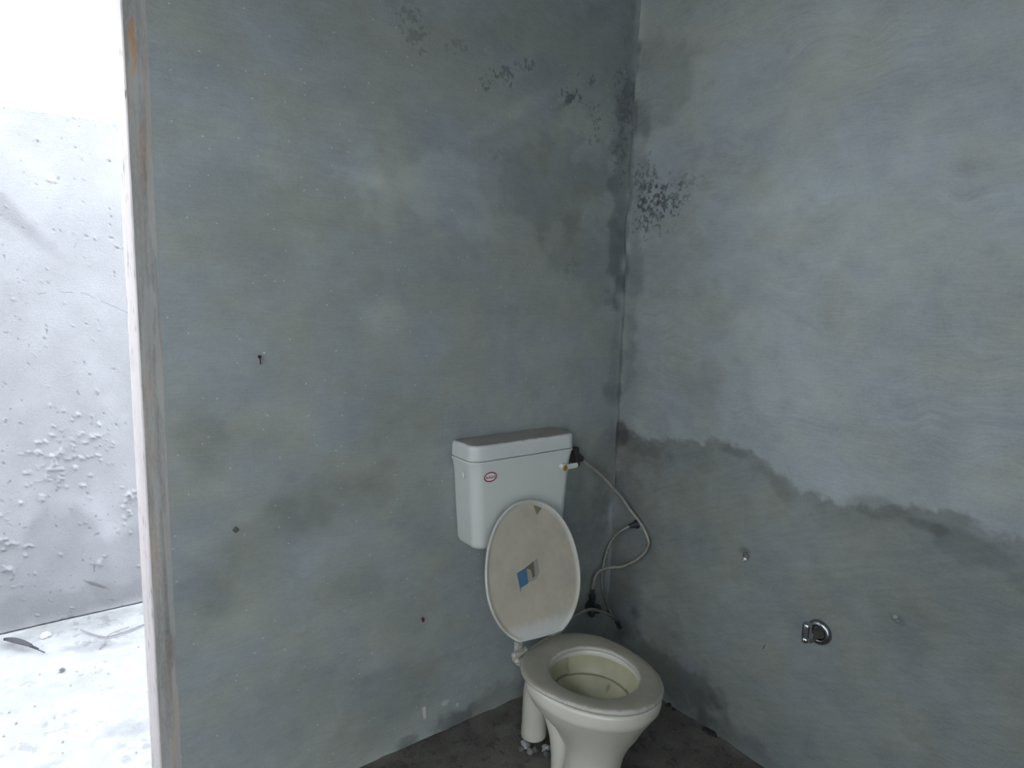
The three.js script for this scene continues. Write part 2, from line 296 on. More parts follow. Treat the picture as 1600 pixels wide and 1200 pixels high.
const lime = bake(1024, 1024, -2.4, -1.7, 1.5, 1.5, (x, z, o) => {
  const b = fbm(x * 5, z * 5, 101, 5) - 0.5, g = noise(x * 280, z * 280, 102) - 0.5, d = fbm(x * 24, z * 24, 103, 4) - 0.5;
  let m = 0.46 * (1 + 0.3 * b + 0.22 * d + 0.1 * g);
  m *= 1 - 0.22 * smooth(0.62, 0.74, fbm(x * 34, z * 34, 104, 3)) * smooth(0.45, 0.6, fbm(x * 5, z * 5, 105, 2));
  m *= stainShade([[-1.8, -1.52, 0.5, 0.06, 0, -0.22, 0.6, 1.0], [-1.75, -1.28, 0.10, 0.035, 0.4, -0.22, 0.5, 1.0], [-1.68, -0.62, 0.09, 0.04, 0, -0.2, 0.6, 1.0]], x, z, 106);
  o[0] = m * 0.98; o[1] = m; o[2] = m * 1.04; o[3] = 0.5 + 0.5 * d + 0.3 * g;
});
struct('floor_passage', mergeGeometries([
  grid(range(-2.5, -1.3, 0.012), range(-1.64, -0.22, 0.012), (x, z) => [x, 0.012 * (fbm(x * 9, z * 9, 107, 4) - 0.5) - 0.008 * smooth(-1.588, -1.602, z), z], (x, z) => [(x + 2.4) / 1.5, (z + 1.7) / 1.5], true),
  planarUV(boxG(-5, 1.5, -0.15, -0.007, -1.86, -0.22), 1.5, 1.5, -2.4, -1.7),
].map(strip)), std({ map: lime.map, bumpMap: lime.bump, bumpScale: 0.004, roughness: 0.9 }));
struct('floor_yard', mergeGeometries([boxG(-9, 6, -0.15, -0.02, 2.84, 12), boxG(-9, -3.24, -0.15, -0.02, -0.22, 2.84)].map((g) => strip(planarUV(g, 1.5, 1.5, -2.4, -1.7)))), std({ map: lime.map, color: lin(.5, .48, .44), roughness: 0.95 }));

// ------------------------------------------------------------------ the doorway
const grainTex = bake(256, 2048, 0, 0, 0.25, 2.4, (x, y, o) => {
  const v = fbm(x * 90, y * 5, 111, 4) - 0.5, w = fbm(x * 22, y * 3.4, 112, 4) - 0.5, g = noise(x * 500, y * 120, 113) - 0.5;
  let m = 0.32 * (1 + 0.6 * v + 0.6 * w + 0.2 * g), rust = smooth(0.56, 0.76, fbm(x * 60, y * 5 + 4, 114, 3) + 0.12 * (w));
  rust = max(rust * 0.28, (1 - smooth(0.6, 1.1, hypot((x - 0.020) / 0.0065, (y - 2.06) / 0.075) + fbm(x * 120, y * 30, 115, 2) - 0.5)));
  const pale = smooth(0.5, 0.62, fbm(x * 70, y * 7, 116, 3) + 0.22 * smooth(0.026, 0.046, x) - 0.06);
  m = mix(m, 0.41, pale * 0.6);
  o[0] = m * (1.0 + 0.24 * rust); o[1] = m * (0.985 - 0.16 * rust); o[2] = m * (0.945 - 0.42 * rust); o[3] = 0.5 + 0.5 * v + 0.3 * w;
});
const paleTex = bake(256, 1024, 0, 0, 0.25, 2.4, (x, y, o) => {
  const v = fbm(x * 70, y * 4, 121, 4) - 0.5, w = fbm(x * 14, y * 3, 122, 3) - 0.5;
  let m = 0.47 * (1 + 0.14 * v + 0.14 * w);
  m *= 1 - 0.6 * smooth(0.76, 0.84, fbm(x * 120, y * 22, 123, 2));
  m *= 1 - 0.75 * smooth(1.1, 0.7, min(hypot((x - 0.10) / 0.007, (y - 1.80) / 0.016), hypot((x - 0.09) / 0.006, (y - 0.905) / 0.014)));   // old nail holes
  o[0] = m * 1.06; o[1] = m * 0.98; o[2] = m * 0.98; o[3] = 0.5 + v * 0.6;
});
const woodFront = std({ map: grainTex.map, bumpMap: grainTex.bump, bumpScale: 0.0012, roughness: 0.85 });
const woodPale = std({ map: paleTex.map, bumpMap: paleTex.bump, bumpScale: 0.001, roughness: 0.8 });
const door = new THREE.Group(); door.name = 'door_1'; door.userData = { kind: 'structure' }; scene.add(door);
function jambG(w, d, h) {                                            // worn timber: nibbled arrises
  const prof = [[0.003, 0], [w, 0], [w, -d], [0.003, -d], [0, -d + 0.004], [0, -0.004]], ys = range(0, h, 0.02), rings = [];
  for (const y of ys) rings.push(prof.map(([x, z], i) => [x + (i === 0 || i > 3 ? 0.0014 * (fbm(y * 30, i, 131, 3) - 0.5) : 0), y, z + (i === 0 || i > 4 ? 0.0012 * (fbm(y * 26, i, 132, 3) - 0.5) : 0)]));
  const g = loft(rings, { capA: true, capB: true, flip: true }), f = strip(g); f.computeVertexNormals(); return f;
}
function splitFaces(g, pred) {                                       // the triangles for which pred(normal) holds
  const p = g.attributes.position, n = g.attributes.normal, P = [], N = [];
  for (let i = 0; i < p.count; i += 3) if (pred(n.getX(i), n.getY(i), n.getZ(i))) for (let k = i; k < i + 3; k++) { P.push(p.getX(k), p.getY(k), p.getZ(k)); N.push(n.getX(k), n.getY(k), n.getZ(k)); }
  const q = new THREE.BufferGeometry(); q.setAttribute('position', new THREE.Float32BufferAttribute(P, 3)); q.setAttribute('normal', new THREE.Float32BufferAttribute(N, 3)); return q;
}
{
  const g = jambG(0.055, 0.2, 2.36);
  const j = part('jamb', planarUV(splitFaces(g, (x, y, z) => abs(z) >= abs(x)), 0.25, 2.4), woodFront, door);
  j.position.set(-1.658, 0, -0.002);
  part('lining', planarUV(splitFaces(g, (x, y, z) => abs(z) < abs(x)), 0.25, 2.4), woodPale, j, 'pale inner face of the door jamb');  // paler tone on the side facing the opening
  const j2 = part('jamb', planarUV(strip(boxG(-2.57, -2.515, 0, 2.36, -0.2, 0.004)), 0.25, 2.4), woodFront, door);
  j2.name = 'jamb_001';
  part('head', planarUV(strip(boxG(-2.57, -1.6, 2.305, 2.36, -0.2, 0.003)), 0.25, 2.4), woodFront, door);
}

// ------------------------------------------------------------------ the toilet
const ceramic = new THREE.MeshPhysicalMaterial({ color: lin(0.55, 0.535, 0.47), roughness: 0.32, clearcoat: 0.5, clearcoatRoughness: 0.25 });
const plasticWhite = new THREE.MeshPhysicalMaterial({ color: lin(0.61, 0.64, 0.615), roughness: 0.34 });
const WC = [-0.6232, 0.0, 0.2813], WCT = 0.2;
const toilet = thing('toilet', 'cream ceramic pedestal toilet with dusty raised seat cover, standing in the bare room corner', 'toilet', WC, WCT);
// dust: an even brown-grey film with a grainy, broken outline
function dusty(clean, dust, edge, s, soft = 0.003) {
  return (x, y, o) => {
    const n = fbm(x * 60, y * 60, s, 4) - 0.5, g = noise(x * 900, y * 900, s + 3) - 0.5, m = fbm(x * 14, y * 14, s + 7, 3) - 0.5;
    const t = smooth(-soft, soft, edge(x, y) + (0.004 + soft) * n + (0.002 + soft) * g);
    for (let i = 0; i < 3; i++) o[i] = mix(clean[i] * (1 + 0.05 * m), dust[i] * (1 + 0.35 * m + 0.16 * n + 0.14 * g), t * (0.9 + 0.2 * g));
    o[3] = 0.5 + 0.4 * n + 0.3 * g;
  };
}
const inEgg = (x, z, a, c, f, r) => { const d = hypot(x / a, (z - c) / (z > c ? f : r)); return (1 - d) * a; };
const uvS = (p) => [(p[0] + 0.22) / 0.5, (p[2] + 0.02) / 0.5];
const stainTex = bake(512, 512, -0.22, -0.02, 0.5, 0.5, (x, z, o) => {
  const n = fbm(x * 30, z * 30, 145, 4) - 0.5, m = fbm(x * 10, z * 10, 146, 3) - 0.5, d = hypot(x / 0.111, (z - 0.228) / 0.1195);
  const ring = 0.55 * smooth(0.035, 0.012, abs(d - 1 + 0.03 * n)), spot = 0.4 * smooth(0.66, 0.76, fbm(x * 22, z * 22, 147, 3));
  const k = (1 + 0.4 * m + 0.3 * n) * (1 - ring) * (1 - spot);
  o[0] = 0.44 * k; o[1] = 0.425 * k; o[2] = 0.30 * k; o[3] = 0.5;
});
const NR = 96;
// egg outline: half width a, widest at z = c, front reach f, rear reach r (ellipse cut flat at z = cut)
function egg(a, c, f, r, cut, y, n = NR) {
  const o = [];
  for (let i = 0; i < n; i++) {
    const t = i / n * 2 * PI, s = cos(t), k = sin(t);
    let x = a * (k < 0 ? -1 : 1) * pow(abs(k), 0.94), z = s > 0 ? c + f * pow(s, 0.97) : c + r * s;
    if (z < cut) z = cut + (z - cut) * 0.12;
    o.push([x, y, z]);
  }
  return o;
}
{
  // [y, half width, rear z, front z]
  const lv = [[-0.004, .100, .115, .37], [.015, .098, .115, .368], [.03, .088, .125, .355], [.06, .074, .15, .338], [.13, .068, .168, .334], [.183, .075, .158, .345], [.224, .092, .138, .362], [.262, .116, .105, .385],
    [.298, .142, .068, .402], [.324, .159, .042, .419], [.343, .170, .032, .430], [.352, .172, .029, .434], [.358, .178, .025, .440], [.37, .180, .024, .442], [.394, .181, .023, .443], [.401, .178, .026, .440], [.404, .171, .032, .433],
    [.404, .137, .092, .384], [.401, .131, .098, .378], [.388, .130, .099, .377], [.368, .130, .099, .377], [.348, .121, .100, .357], [.338, .115, .106, .350], [.335, .113, .108, .348], [.3335, .108, .112, .343], [.32, .092, .126, .33], [.28, .06, .15, .29], [.24, .03, .17, .25], [.23, .005, .2, .21]];
  const rings = lv.map(([y, a, r, f]) => { const c = mix(r, f, 0.46); return egg(a, c, f - c, c - r, -9, y); });
  const rim = lv.findIndex(([y, a]) => y === .404 && a === .137), body = loft(rings.slice(0, rim + 3), { capA: true });
  part('bowl_interior', loft(rings.slice(rim + 2), { capB: true, uvf: uvS }), std({ map: stainTex.map, roughness: 0.4 }), toilet, 'yellowed inside of the bowl with a dirt line');
  const shelf = new RoundedBoxGeometry(0.20, 0.03, 0.11, 5, 0.013); shelf.translate(0.008, 0.387, 0.044);
  const trap = tube([[0, .17, .19], [.008, .235, .11], [.030, .272, .050], [.056, .266, .0], [.067, .215, -.034], [.068, .14, -.040], [.068, .035, -.040]], 0.0415, 70, 28);
  const spigot = latheAlong([[0, 0], [.042, 0], [.0435, .004], [.0435, .03], [.0413, .045]], [.068, 0.03, -0.040], [0, 1, 0]);
  const rib = tube([[.030, .27, .015], [.028, .24, .048], [.026, .19, .082], [.025, .13, .108], [.024, .06, .118], [.024, -.004, .122]], 0.038, 50, 24);
  part('bowl', [body, shelf, trap, spigot, rib], ceramic, toilet);
}
const CLEAN = [0.42, 0.42, 0.38], DUST = [0.255, 0.236, 0.192];
const seatTex = bake(640, 640, -0.22, -0.02, 0.5, 0.5, dusty(CLEAN, DUST, (x, z) => min(inEgg(x, z, 0.182, 0.18, 0.2665, 0.19), -inEgg(x, z, 0.129, 0.225, 0.150, 0.123)), 141));
const lidTex = bake(640, 640, -0.22, -0.02, 0.5, 0.5, (x, s, o) => {
  dusty([0.56, 0.57, 0.545], [0.44, 0.40, 0.315], (a, b) => min(inEgg(a, b, 0.178, 0.2162, 0.239, 0.23), 0.5 * (b - 0.078 - 0.06 * a)), 151, 0.008)(x, s, o);
  const wipe = smooth(0.3, 0.75, fbm(x * 9 + s * 6, s * 26 - x * 8, 153, 3)) * (1 - smooth(0.5, 1.1, hypot((x - 0.105) / 0.06, (s - 0.22) / 0.05)));   // rubbed patch
  for (let i = 0; i < 3; i++) o[i] = mix(o[i], 0.44 - 0.02 * i, 0.6 * wipe);
});
const seatM = new THREE.MeshPhysicalMaterial({ map: seatTex.map, bumpMap: seatTex.bump, bumpScale: 0.0004, roughness: 0.5 });
const lidM = new THREE.MeshPhysicalMaterial({ map: lidTex.map, bumpMap: lidTex.bump, bumpScale: 0.0003, roughness: 0.5 });
{
  // seat ring: section swept from the outer outline to the hole
  const out = (k, y) => egg(0.184 - k, 0.18, 0.2687 - k, 0.170 - k, 0.022 + k, y), hole = (k, y) => egg(0.1235 + k, 0.225, 0.144 + k, 0.117 + k, -9, y);
  const rings = [out(0.008, 0.4055), out(0.001, 0.408), out(0, 0.412), out(0.0015, 0.4165), out(0.006, 0.4205), out(0.014, 0.422)];
  const a = out(0.014, 0.422), b = hole(0.009, 0.420);
  for (const t of [0.25, 0.5, 0.75]) rings.push(a.map((p, i) => [mix(p[0], b[i][0], t), mix(p[1], b[i][1], t) + 0.001 * sin(PI * t), mix(p[2], b[i][2], t)]));
  rings.push(b, hole(0.003, 0.417), hole(0, 0.412), hole(0.001, 0.408), hole(0.006, 0.4055), out(0.008, 0.4055));
  part('seat', loft(rings, { uvf: uvS }), seatM, toilet);
  for (const [x, z] of [[-0.13, 0.12], [0.13, 0.12], [-0.12, 0.34], [0.12, 0.34]]) part('seat_buffer', ball([x, 0.4045, z], 0.007, 1.4, 0.4, 1), plasticWhite, toilet);
}
// seat cover: built lying along +z from its hinge, underside up, then swung back
const lid = (() => {
  const out = (k, y) => egg(0.187 - k, 0.2162, 0.2481 - k, 0.2033 - k, 0.034 + 0.6 * k, y);
  const rings = [out(0.05, 0.016), out(0.012, 0.013), out(0.003, 0.008), out(0, 0.001), out(0.001, -0.0035), out(0.004, -0.004), out(0.0075, -0.0025), out(0.012, 0.0015), out(0.02, 0.003), out(0.06, 0.0045), out(0.10, 0.005)];
  const m = part('lid', loft(rings, { capA: true, capB: true, uvf: uvS, flip: true }), lidM, toilet);
  m.position.set(-0.001, 0.4125, 0.0395);
  const Q = (x, y) => new THREE.Quaternion().setFromEuler(new THREE.Euler(x, y, 0));
  m.quaternion.copy(Q(0, -0.228)).multiply(Q(-PI / 2 - 0.317, 0)).multiply(Q(0, 0.052));
  return m;
})();
{
  const paper = (pts, c, y0) => { const sh = new THREE.Shape(pts.map(([x, y]) => new THREE.Vector2(x, y))); const g = new THREE.ExtrudeGeometry(sh, { depth: 0.0006, bevelEnabled: false }); g.rotateX(PI / 2); g.translate(0, y0, 0); return [g, std({ color: c, roughness: 0.55 })]; };
  const st = (pts, c, name, label, y0 = 0.0038) => { const [g, m] = paper(pts, c, y0); part(name, g, m, lid, label); };
  // x to the right, second number up the cover from its hinge
  const sc = (a) => a.map(([x, y]) => [-0.022 + 1.22 * x, 0.232 + 1.2 * (y - 0.215)]);
  st(sc([[-0.036, 0.222], [-0.004, 0.232], [-0.004, 0.190], [-0.028, 0.183], [-0.030, 0.172]]), lin(0.06, 0.15, 0.26), 'sticker', 'torn blue half of a sticker');
  st(sc([[-0.004, 0.232], [0.034, 0.250], [0.036, 0.212], [0.022, 0.196], [-0.003, 0.192]]), lin(0.30, 0.29, 0.25), 'sticker_remnant', 'torn grey paper of the sticker');
  st(sc([[-0.010, 0.2305], [0.020, 0.244], [0.020, 0.206], [0.012, 0.202], [0.009, 0.224]]), lin(0.13, 0.115, 0.085), 'sticker_remnant_001', 'brown glue patch of the sticker', 0.0032);
  st([[0.026, 0.446], [0.058, 0.432], [0.036, 0.412]], lin(0.22, 0.18, 0.12), 'label_scrap', 'small brown triangular scrap near the tip', 0.0018);
}
for (const s of [-1, 1]) {
  const k = part('hinge', [rod([s * 0.062, 0.421, 0.018], [s * 0.112, 0.421, 0.018], 0.0105), latheAlong([[0, 0], [.016, 0], [.016, .006], [.011, .010], [.010, .026], [0, .028]], [s * 0.088, 0.39, 0.008], [0, 1, 0], 24), boxG(s * 0.082 - 0.010, s * 0.082 + 0.010, 0.415, 0.452, -0.002, 0.014), ball([s * 0.113, 0.421, 0.018], 0.0105, 0.5, 1, 1)], seatM, toilet);
  k.name = s < 0 ? 'hinge' : 'hinge_001';
}

// ------------------------------------------------------------------ the cistern
const tank = thing('cistern', 'white plastic flush cistern hung on the grey wall above the toilet', 'cistern', [-0.556, 0.70, 0.002]);
function slab(w, z0, z1, r, y, n = 12) {                              // rounded-rectangle ring, front corners radius r
  const o = [], c = (cx, cz, rad, a0) => { for (let i = 0; i <= n; i++) { const a = a0 + i / n * PI / 2; o.push([cx + rad * cos(a), y, cz + rad * sin(a)]); } }, q = 0.008;
  c(w / 2 - r, z1 - r, r, 0); c(-w / 2 + r, z1 - r, r, PI / 2); c(-w / 2 + q, z0 + q, q, PI); c(w / 2 - q, z0 + q, q, 1.5 * PI);
  return o;
}
const dustLidTex = bake(512, 256, -0.24, -0.02, 0.5, 0.25, dusty([0.60, 0.63, 0.62], [0.25, 0.228, 0.19], (x, z) => min(0.212 - abs(x), 0.123 - z, 0.034 - (hypot(max(0, abs(x) - 0.178), max(0, z - 0.089)))), 161));
{
  const b = [slab(.36, .012, .112, .03, -.011), slab(.372, .005, .120, .034, -.005), slab(.382, .001, .124, .036, .007), slab(.40, 0, .126, .038, .12), slab(.418, 0, .128, .038, .24), slab(.432, 0, .130, .038, .276), slab(.440, 0, .132, .038, .281), slab(.440, 0, .132, .038, .2885), slab(.438, .001, .131, .037, .2895), slab(.424, .006, .123, .034, .2896)];
  const uvT = (p) => [(p[0] + 0.24) / 0.5, (p[2] + 0.02) / 0.25];
  part('tank_body', loft(b, { capA: true, capB: true, flip: true }), plasticWhite, tank);
  const l = [slab(.424, .006, .123, .034, .2897), slab(.424, .006, .123, .034, .2922), slab(.436, .001, .131, .038, .2924), slab(.438, 0, .1315, .038, .294), slab(.436, 0, .1305, .038, .329), slab(.432, .002, .128, .037, .337), slab(.424, .006, .124, .034, .3415), slab(.408, .012, .116, .03, .343), slab(.2, .04, .09, .02, .344)];
  part('tank_lid', loft(l, { capA: true, capB: true, flip: true, uvf: uvT }), new THREE.MeshPhysicalMaterial({ map: dustLidTex.map, bumpMap: dustLidTex.bump, bumpScale: 0.0004, roughness: 0.4 }), tank, 'cistern lid with brown dust on top');
  // flush lever on the front, right
  const lev = part('flush_lever', [rod([.151, .230, .128], [.151, .230, .143], .010), (() => { const g = new RoundedBoxGeometry(.066, .019, .009, 4, .0042); g.rotateZ(0.02); g.translate(.175, .2305, .146); return g; })(), ball([.207, .231, .146], .0095, 1, 1, 0.5), rod([.151, .2302, .143], [.151, .2302, .152], .0125)], plasticWhite, tank);
  const cv = document.createElement('canvas'); cv.width = cv.height = 128; const c = cv.getContext('2d');
  c.fillStyle = '#b98a1e'; c.fillRect(0, 0, 128, 128); c.strokeStyle = '#3a2c08'; c.lineWidth = 9; c.beginPath(); c.arc(64, 64, 50, 0, 7); c.stroke();
  c.fillStyle = '#241c06'; c.beginPath(); c.moveTo(40, 44); c.lineTo(56, 44); c.lineTo(64, 66); c.lineTo(74, 44); c.lineTo(90, 44); c.lineTo(66, 92); c.fill();
  const ct = new THREE.CanvasTexture(cv); ct.colorSpace = THREE.SRGBColorSpace;
  const disc = new THREE.CircleGeometry(.0098, 32); disc.scale(1, 1.1, 1); disc.translate(.151, .2302, .1524);
  part('lever_sticker', disc, std({ map: ct, roughness: 0.5 }), lev, 'round gold sticker with a dark mark');
  // maker's badge
  const bc = document.createElement('canvas'); bc.width = 256; bc.height = 168; const b2 = bc.getContext('2d');
  b2.fillStyle = '#e6dfe0'; b2.fillRect(0, 0, 256, 168); b2.strokeStyle = '#7e1126'; b2.lineWidth = 20; b2.beginPath(); b2.ellipse(128, 84, 114, 70, 0, 0, 7); b2.stroke();
  b2.fillStyle = '#5a1020'; b2.font = 'bold 70px sans-serif'; b2.textAlign = 'center'; b2.textBaseline = 'middle'; b2.fillText('NAGA', 128, 88);
  const bt = new THREE.CanvasTexture(bc); bt.colorSpace = THREE.SRGBColorSpace;
  const bg = new THREE.CircleGeometry(.0155, 48); bg.scale(1.72, 1.12, 1); bg.translate(-.148, .237, .1294);
  part('badge', bg, std({ map: bt, roughness: 0.45 }), tank, 'small oval badge with a dark red rim and lettering');
  // blanked side inlet on the left
  part('side_plug', [latheAlong([[.005, .0], [.013, 0], [.013, .004], [.010, .006], [.006, .005], [.005, .001]], [-.2105, .236, .062], [-1, 0, 0], 28), latheAlong([[0, .007], [.003, .007], [.005, .003], [.005, 0]], [-.2105, .236, .062], [-1, 0, 0], 16)], plasticWhite, tank);
  part('plug_hole', latheAlong([[0, .0005], [.0062, .0005], [.0066, 0]], [-.2105, .236, .062], [-1, 0, 0], 16), std({ color: lin(.05, .05, .05), roughness: 0.9 }), tank);
  // black inlet nut on the right
  const black = std({ color: lin(.032, .034, .030), roughness: 0.6 });
  part('inlet_nut', [latheAlong([[0, 0], [.021, 0], [.024, .005], [.024, .03], [.018, .033], [.018, .05], [.013, .054], [.013, .084], [0, .084]], [.214, .236, .060], [1, -.05, 0], 6), rod([.276, .268, .060], [.284, .198, .060], .015, .015, 6), rod([.282, .232, .060], [.312, .220, .061], .015, .0115, 10)], black, tank, 'black plastic inlet fitting');
}

// ------------------------------------------------------------------ water fittings in the corner
const hoseTex = bake(256, 64, 0, 0, 1, 1, (x, y, o) => { const w = 0.5 + 0.5 * sin((x * 40 + y * 4) * 2 * PI) * sin((x * 40 - y * 4) * 2 * PI), d = fbm(x * 9, y * 3, 171, 3); const m = 0.36 * (0.75 + 0.3 * w) * (0.7 + 0.6 * d); o[0] = m; o[1] = m * 0.98; o[2] = m * 0.84; o[3] = w; });
const hoseRep = (t, n) => { const c = t.clone(); c.wrapS = c.wrapT = THREE.RepeatWrapping; c.repeat.set(n, 1); c.needsUpdate = true; return c; };
const hoseM = std({ map: hoseRep(hoseTex.map, 6), bumpMap: hoseRep(hoseTex.bump, 6), bumpScale: 0.0006, roughness: 0.5, metalness: 0.1 });
const steelM = std({ map: hoseRep(hoseTex.map, 7), bumpMap: hoseRep(hoseTex.bump, 7), bumpScale: 0.0007, color: lin(1.3, 1.33, 1.35), roughness: 0.34, metalness: 0.75 });
const darkMetal = std({ color: lin(.075, .078, .09), roughness: 0.38, metalness: 0.7 });
{
  const t = thing('supply_hose', 'dull beige water hose running from the cistern inlet down to the dark valve', 'hose');
  part('hose', tube([[-.2405, .9175, .0615], [-.215, .896, .064], [-.14, .838, .076], [-.06, .75, .1], [-.03, .698, .126], [-.020, .650, .182], [-.020, .597, .215], [-.020, .533, .183], [-.034, .468, .109], [-.085, .450, .058], [-.118, .438, .050], [-.136, .415, .050], [-.142, .372, .050]], .0056, 160, 12), hoseM, t);
  part('ferrule', rod([-.1405, .376, .05], [-.142, .352, .05], .0078), darkMetal, t);
}
{
  const t = thing('angle_valve', 'dark tarnished angle valve low on the wall behind the toilet', 'valve', [-.118, .288, 0]);
  part('valve_body', [rod([0, 0, .004], [0, 0, .066], .0135), rod([-.014, .004, .05], [-.024, .058, .05], .0105), ball([0, 0, .058], .018)], darkMetal, t);
  part('flange', latheAlong([[0, 0], [.028, 0], [.026, .006], [.014, .012], [.0135, .014]], [0.012, -.012, 0.0], [0, 0, 1]), darkMetal, t);
  part('outlet_nut', latheAlong([[.009, 0], [.0145, 0], [.0145, .018], [.009, .02]], [-.0215, .046, .05], [-.18, 1, 0], 6), darkMetal, t);
  part('valve_handle', [rod([-.012, .004, .058], [-.04, .004, .07], .007), ball([-.046, .004, .072], .017, 0.7, 1.15, 1)], darkMetal, t);
}
{
  const t = thing('spray_hose', 'steel flexible hose hanging from the side wall outlet, folded back low behind the seat cover', 'hose');
  part('outlet', [latheAlong([[0, 0], [.018, 0], [.017, .004], [.010, .008], [.010, .022], [0, .022]], [-.001, .642, .134], [-1, 0, 0]), rod([-.012, .642, .134], [-.034, .636, .122], .0085)], darkMetal, t, 'dark wall outlet of the hose');
  part('hose', tube([[-.030, .638, .126], [-.046, .616, .100], [-.053, .555, .052], [-.078, .49, .046], [-.088, .415, .046], [-.078, .345, .046], [-.048, .272, .048], [-.024, .222, .065], [-.020, .205, .085]], .0052, 110, 12), steelM, t);
  part('hose_tail', tube([[-.020, .205, .092], [-.040, .232, .092], [-.085, .268, .098], [-.144, .304, .10], [-.199, .327, .10], [-.256, .328, .10], [-.304, .315, .10], [-.345, .285, .10], [-.375, .24, .11]], .0062, 110, 12), steelM, t);
  part('end_sleeve', [rod([-.040, .226, .094], [-.016, .195, .086], .0092, .010), ball([-.016, .195, .086], .0102)], darkMetal, t, 'dark sleeve at the fold of the hose');
}

// ------------------------------------------------------------------ things on the right wall
const chrome = std({ color: lin(.55, .56, .60), roughness: 0.14, metalness: 1 });
{
  const t = thing('stop_tap', 'chrome stop tap with round flange and upright handle on the right wall', 'tap', [0.003, .539, .882]);
  const pr = [[.019, 0], [.037, 0], [.0385, .004], [.0365, .011], [.030, .016], [.023, .0165], [.0195, .013], [.0185, .006]];
  part('flange', latheAlong(pr, [0, 0, 0], [-1, 0, 0], 56), std({ color: lin(.34, .35, .37), roughness: 0.26, metalness: 1 }), t);
  part('spindle', [latheAlong([[0, .064], [.0125, .064], [.014, .061], [.014, 0]], [0, 0, 0], [-1, -.05, 0], 32)], std({ color: lin(.16, .145, .125), roughness: 0.55, metalness: 0.5 }), t, 'brown dull spindle of the tap');
  const h = part('handle', [new THREE.CapsuleGeometry(.0135, .032, 8, 20).translate(-.080, .026, 0), latheAlong([[.0, .076], [.010, .075], [.0125, .071], [.0125, .058], [.008, .056]], [0, .006, 0], [-1, -.02, 0], 28)], chrome, t);
  part('handle_knob', ball([-.086, .002, .002], .0115), chrome, h);
}
const whitePlug = std({ color: lin(.5, .5, .47), roughness: 0.6 });
{
  const t = thing('pipe_stub', 'small capped pipe stub in a chipped hole between hose and tap', 'pipe stub', [0.004, .678, .614]);
  part('collar', latheAlong([[.006, 0], [.013, 0], [.013, .003], [.010, .006], [.006, .005], [.006, .0]], [0, .004, 0], [-1, 0, 0], 24), std({ color: lin(.14, .13, .115), roughness: 0.8 }), t);
  part('cap', [ball([-.007, -.005, 0], .0085, .7, 1, 1), ball([-.010, -.008, -.002], .004)], std({ color: lin(.55, .56, .55), roughness: 0.25, metalness: 0.6 }), t, 'bright metal cap');
}
solo('wall_anchor', 'tiny pale anchor stuck in a chipped spot right of the tap', 'wall anchor', [latheAlong([[0, .006], [.003, .006], [.0065, .004], [.007, 0]], [0, 0, 0], [-1, 0, 0], 20), ball([-.003, -.007, .009], .004, .5, .6, 1)], std({ color: lin(.34, .35, .34), roughness: 0.6 }), [0, .677, 1.083]);
solo('splinter', 'tiny dark splinter sticking to the right wall below left of the tap', 'splinter', rod([0, -.009, -.004], [-.003, .009, .003], .0016, .0008, 8), std({ color: lin(.04, .04, .04), roughness: 0.9 }), [-.002, .409, .711]);

// ------------------------------------------------------------------ things on the back wall
const rustM = std({ color: lin(.085, .040, .026), roughness: 0.85, metalness: 0.3 });
{
  const t = thing('nail', 'bent rusty nail driven into the back wall near the doorway', 'nail', [-1.379, 1.334, 0]);
  part('shank', tube([[0, .003, -.004], [0, .002, .010], [.0005, -.006, .014], [.001, -.016, .013]], .0018, 20, 8), rustM, t);
  part('head', rod([-.001, .0035, .011], [0, .0045, .0135], .0048, .0048, 14), rustM, t);
}
solo('screw', 'short dark red rusted screw head in the wall left of the toilet', 'screw', [latheAlong([[0, .006], [.004, .0055], [.0055, .002], [.004, 0]], [0, 0, .002], [0, 0, 1], 16), ball([.001, -.006, .004], .0045, 1, .8, .7), ball([-.003, .004, .004], .003)], rustM, [-.874, .441, 0]);
solo('wall_plug', 'white plastic plug sliver hanging from the wall just above the floor', 'wall plug', (() => {
  const sh = new THREE.Shape(); sh.moveTo(-.0055, .018); sh.lineTo(.0055, .02); sh.lineTo(.0055, -.014); sh.lineTo(.002, -.021); sh.lineTo(-.0025, -.018); sh.lineTo(-.0055, .002);
  const g = new THREE.ExtrudeGeometry(sh, { depth: .004, bevelEnabled: true, bevelSize: .001, bevelThickness: .001, bevelSegments: 2 }); g.rotateX(-0.12); return [g, rod([0, .012, -.006], [0, .012, .004], .003)];
})(), whitePlug, [-.868, .102, .006]);
solo('mortar_lump', 'small dark knob of mortar stuck in the back wall between doorway and cistern', 'mortar', lump(.008, [0, 0, 0], 181, 1), std({ color: lin(.10, .105, .10), roughness: 0.9 }), [-1.451, .869, .003]);

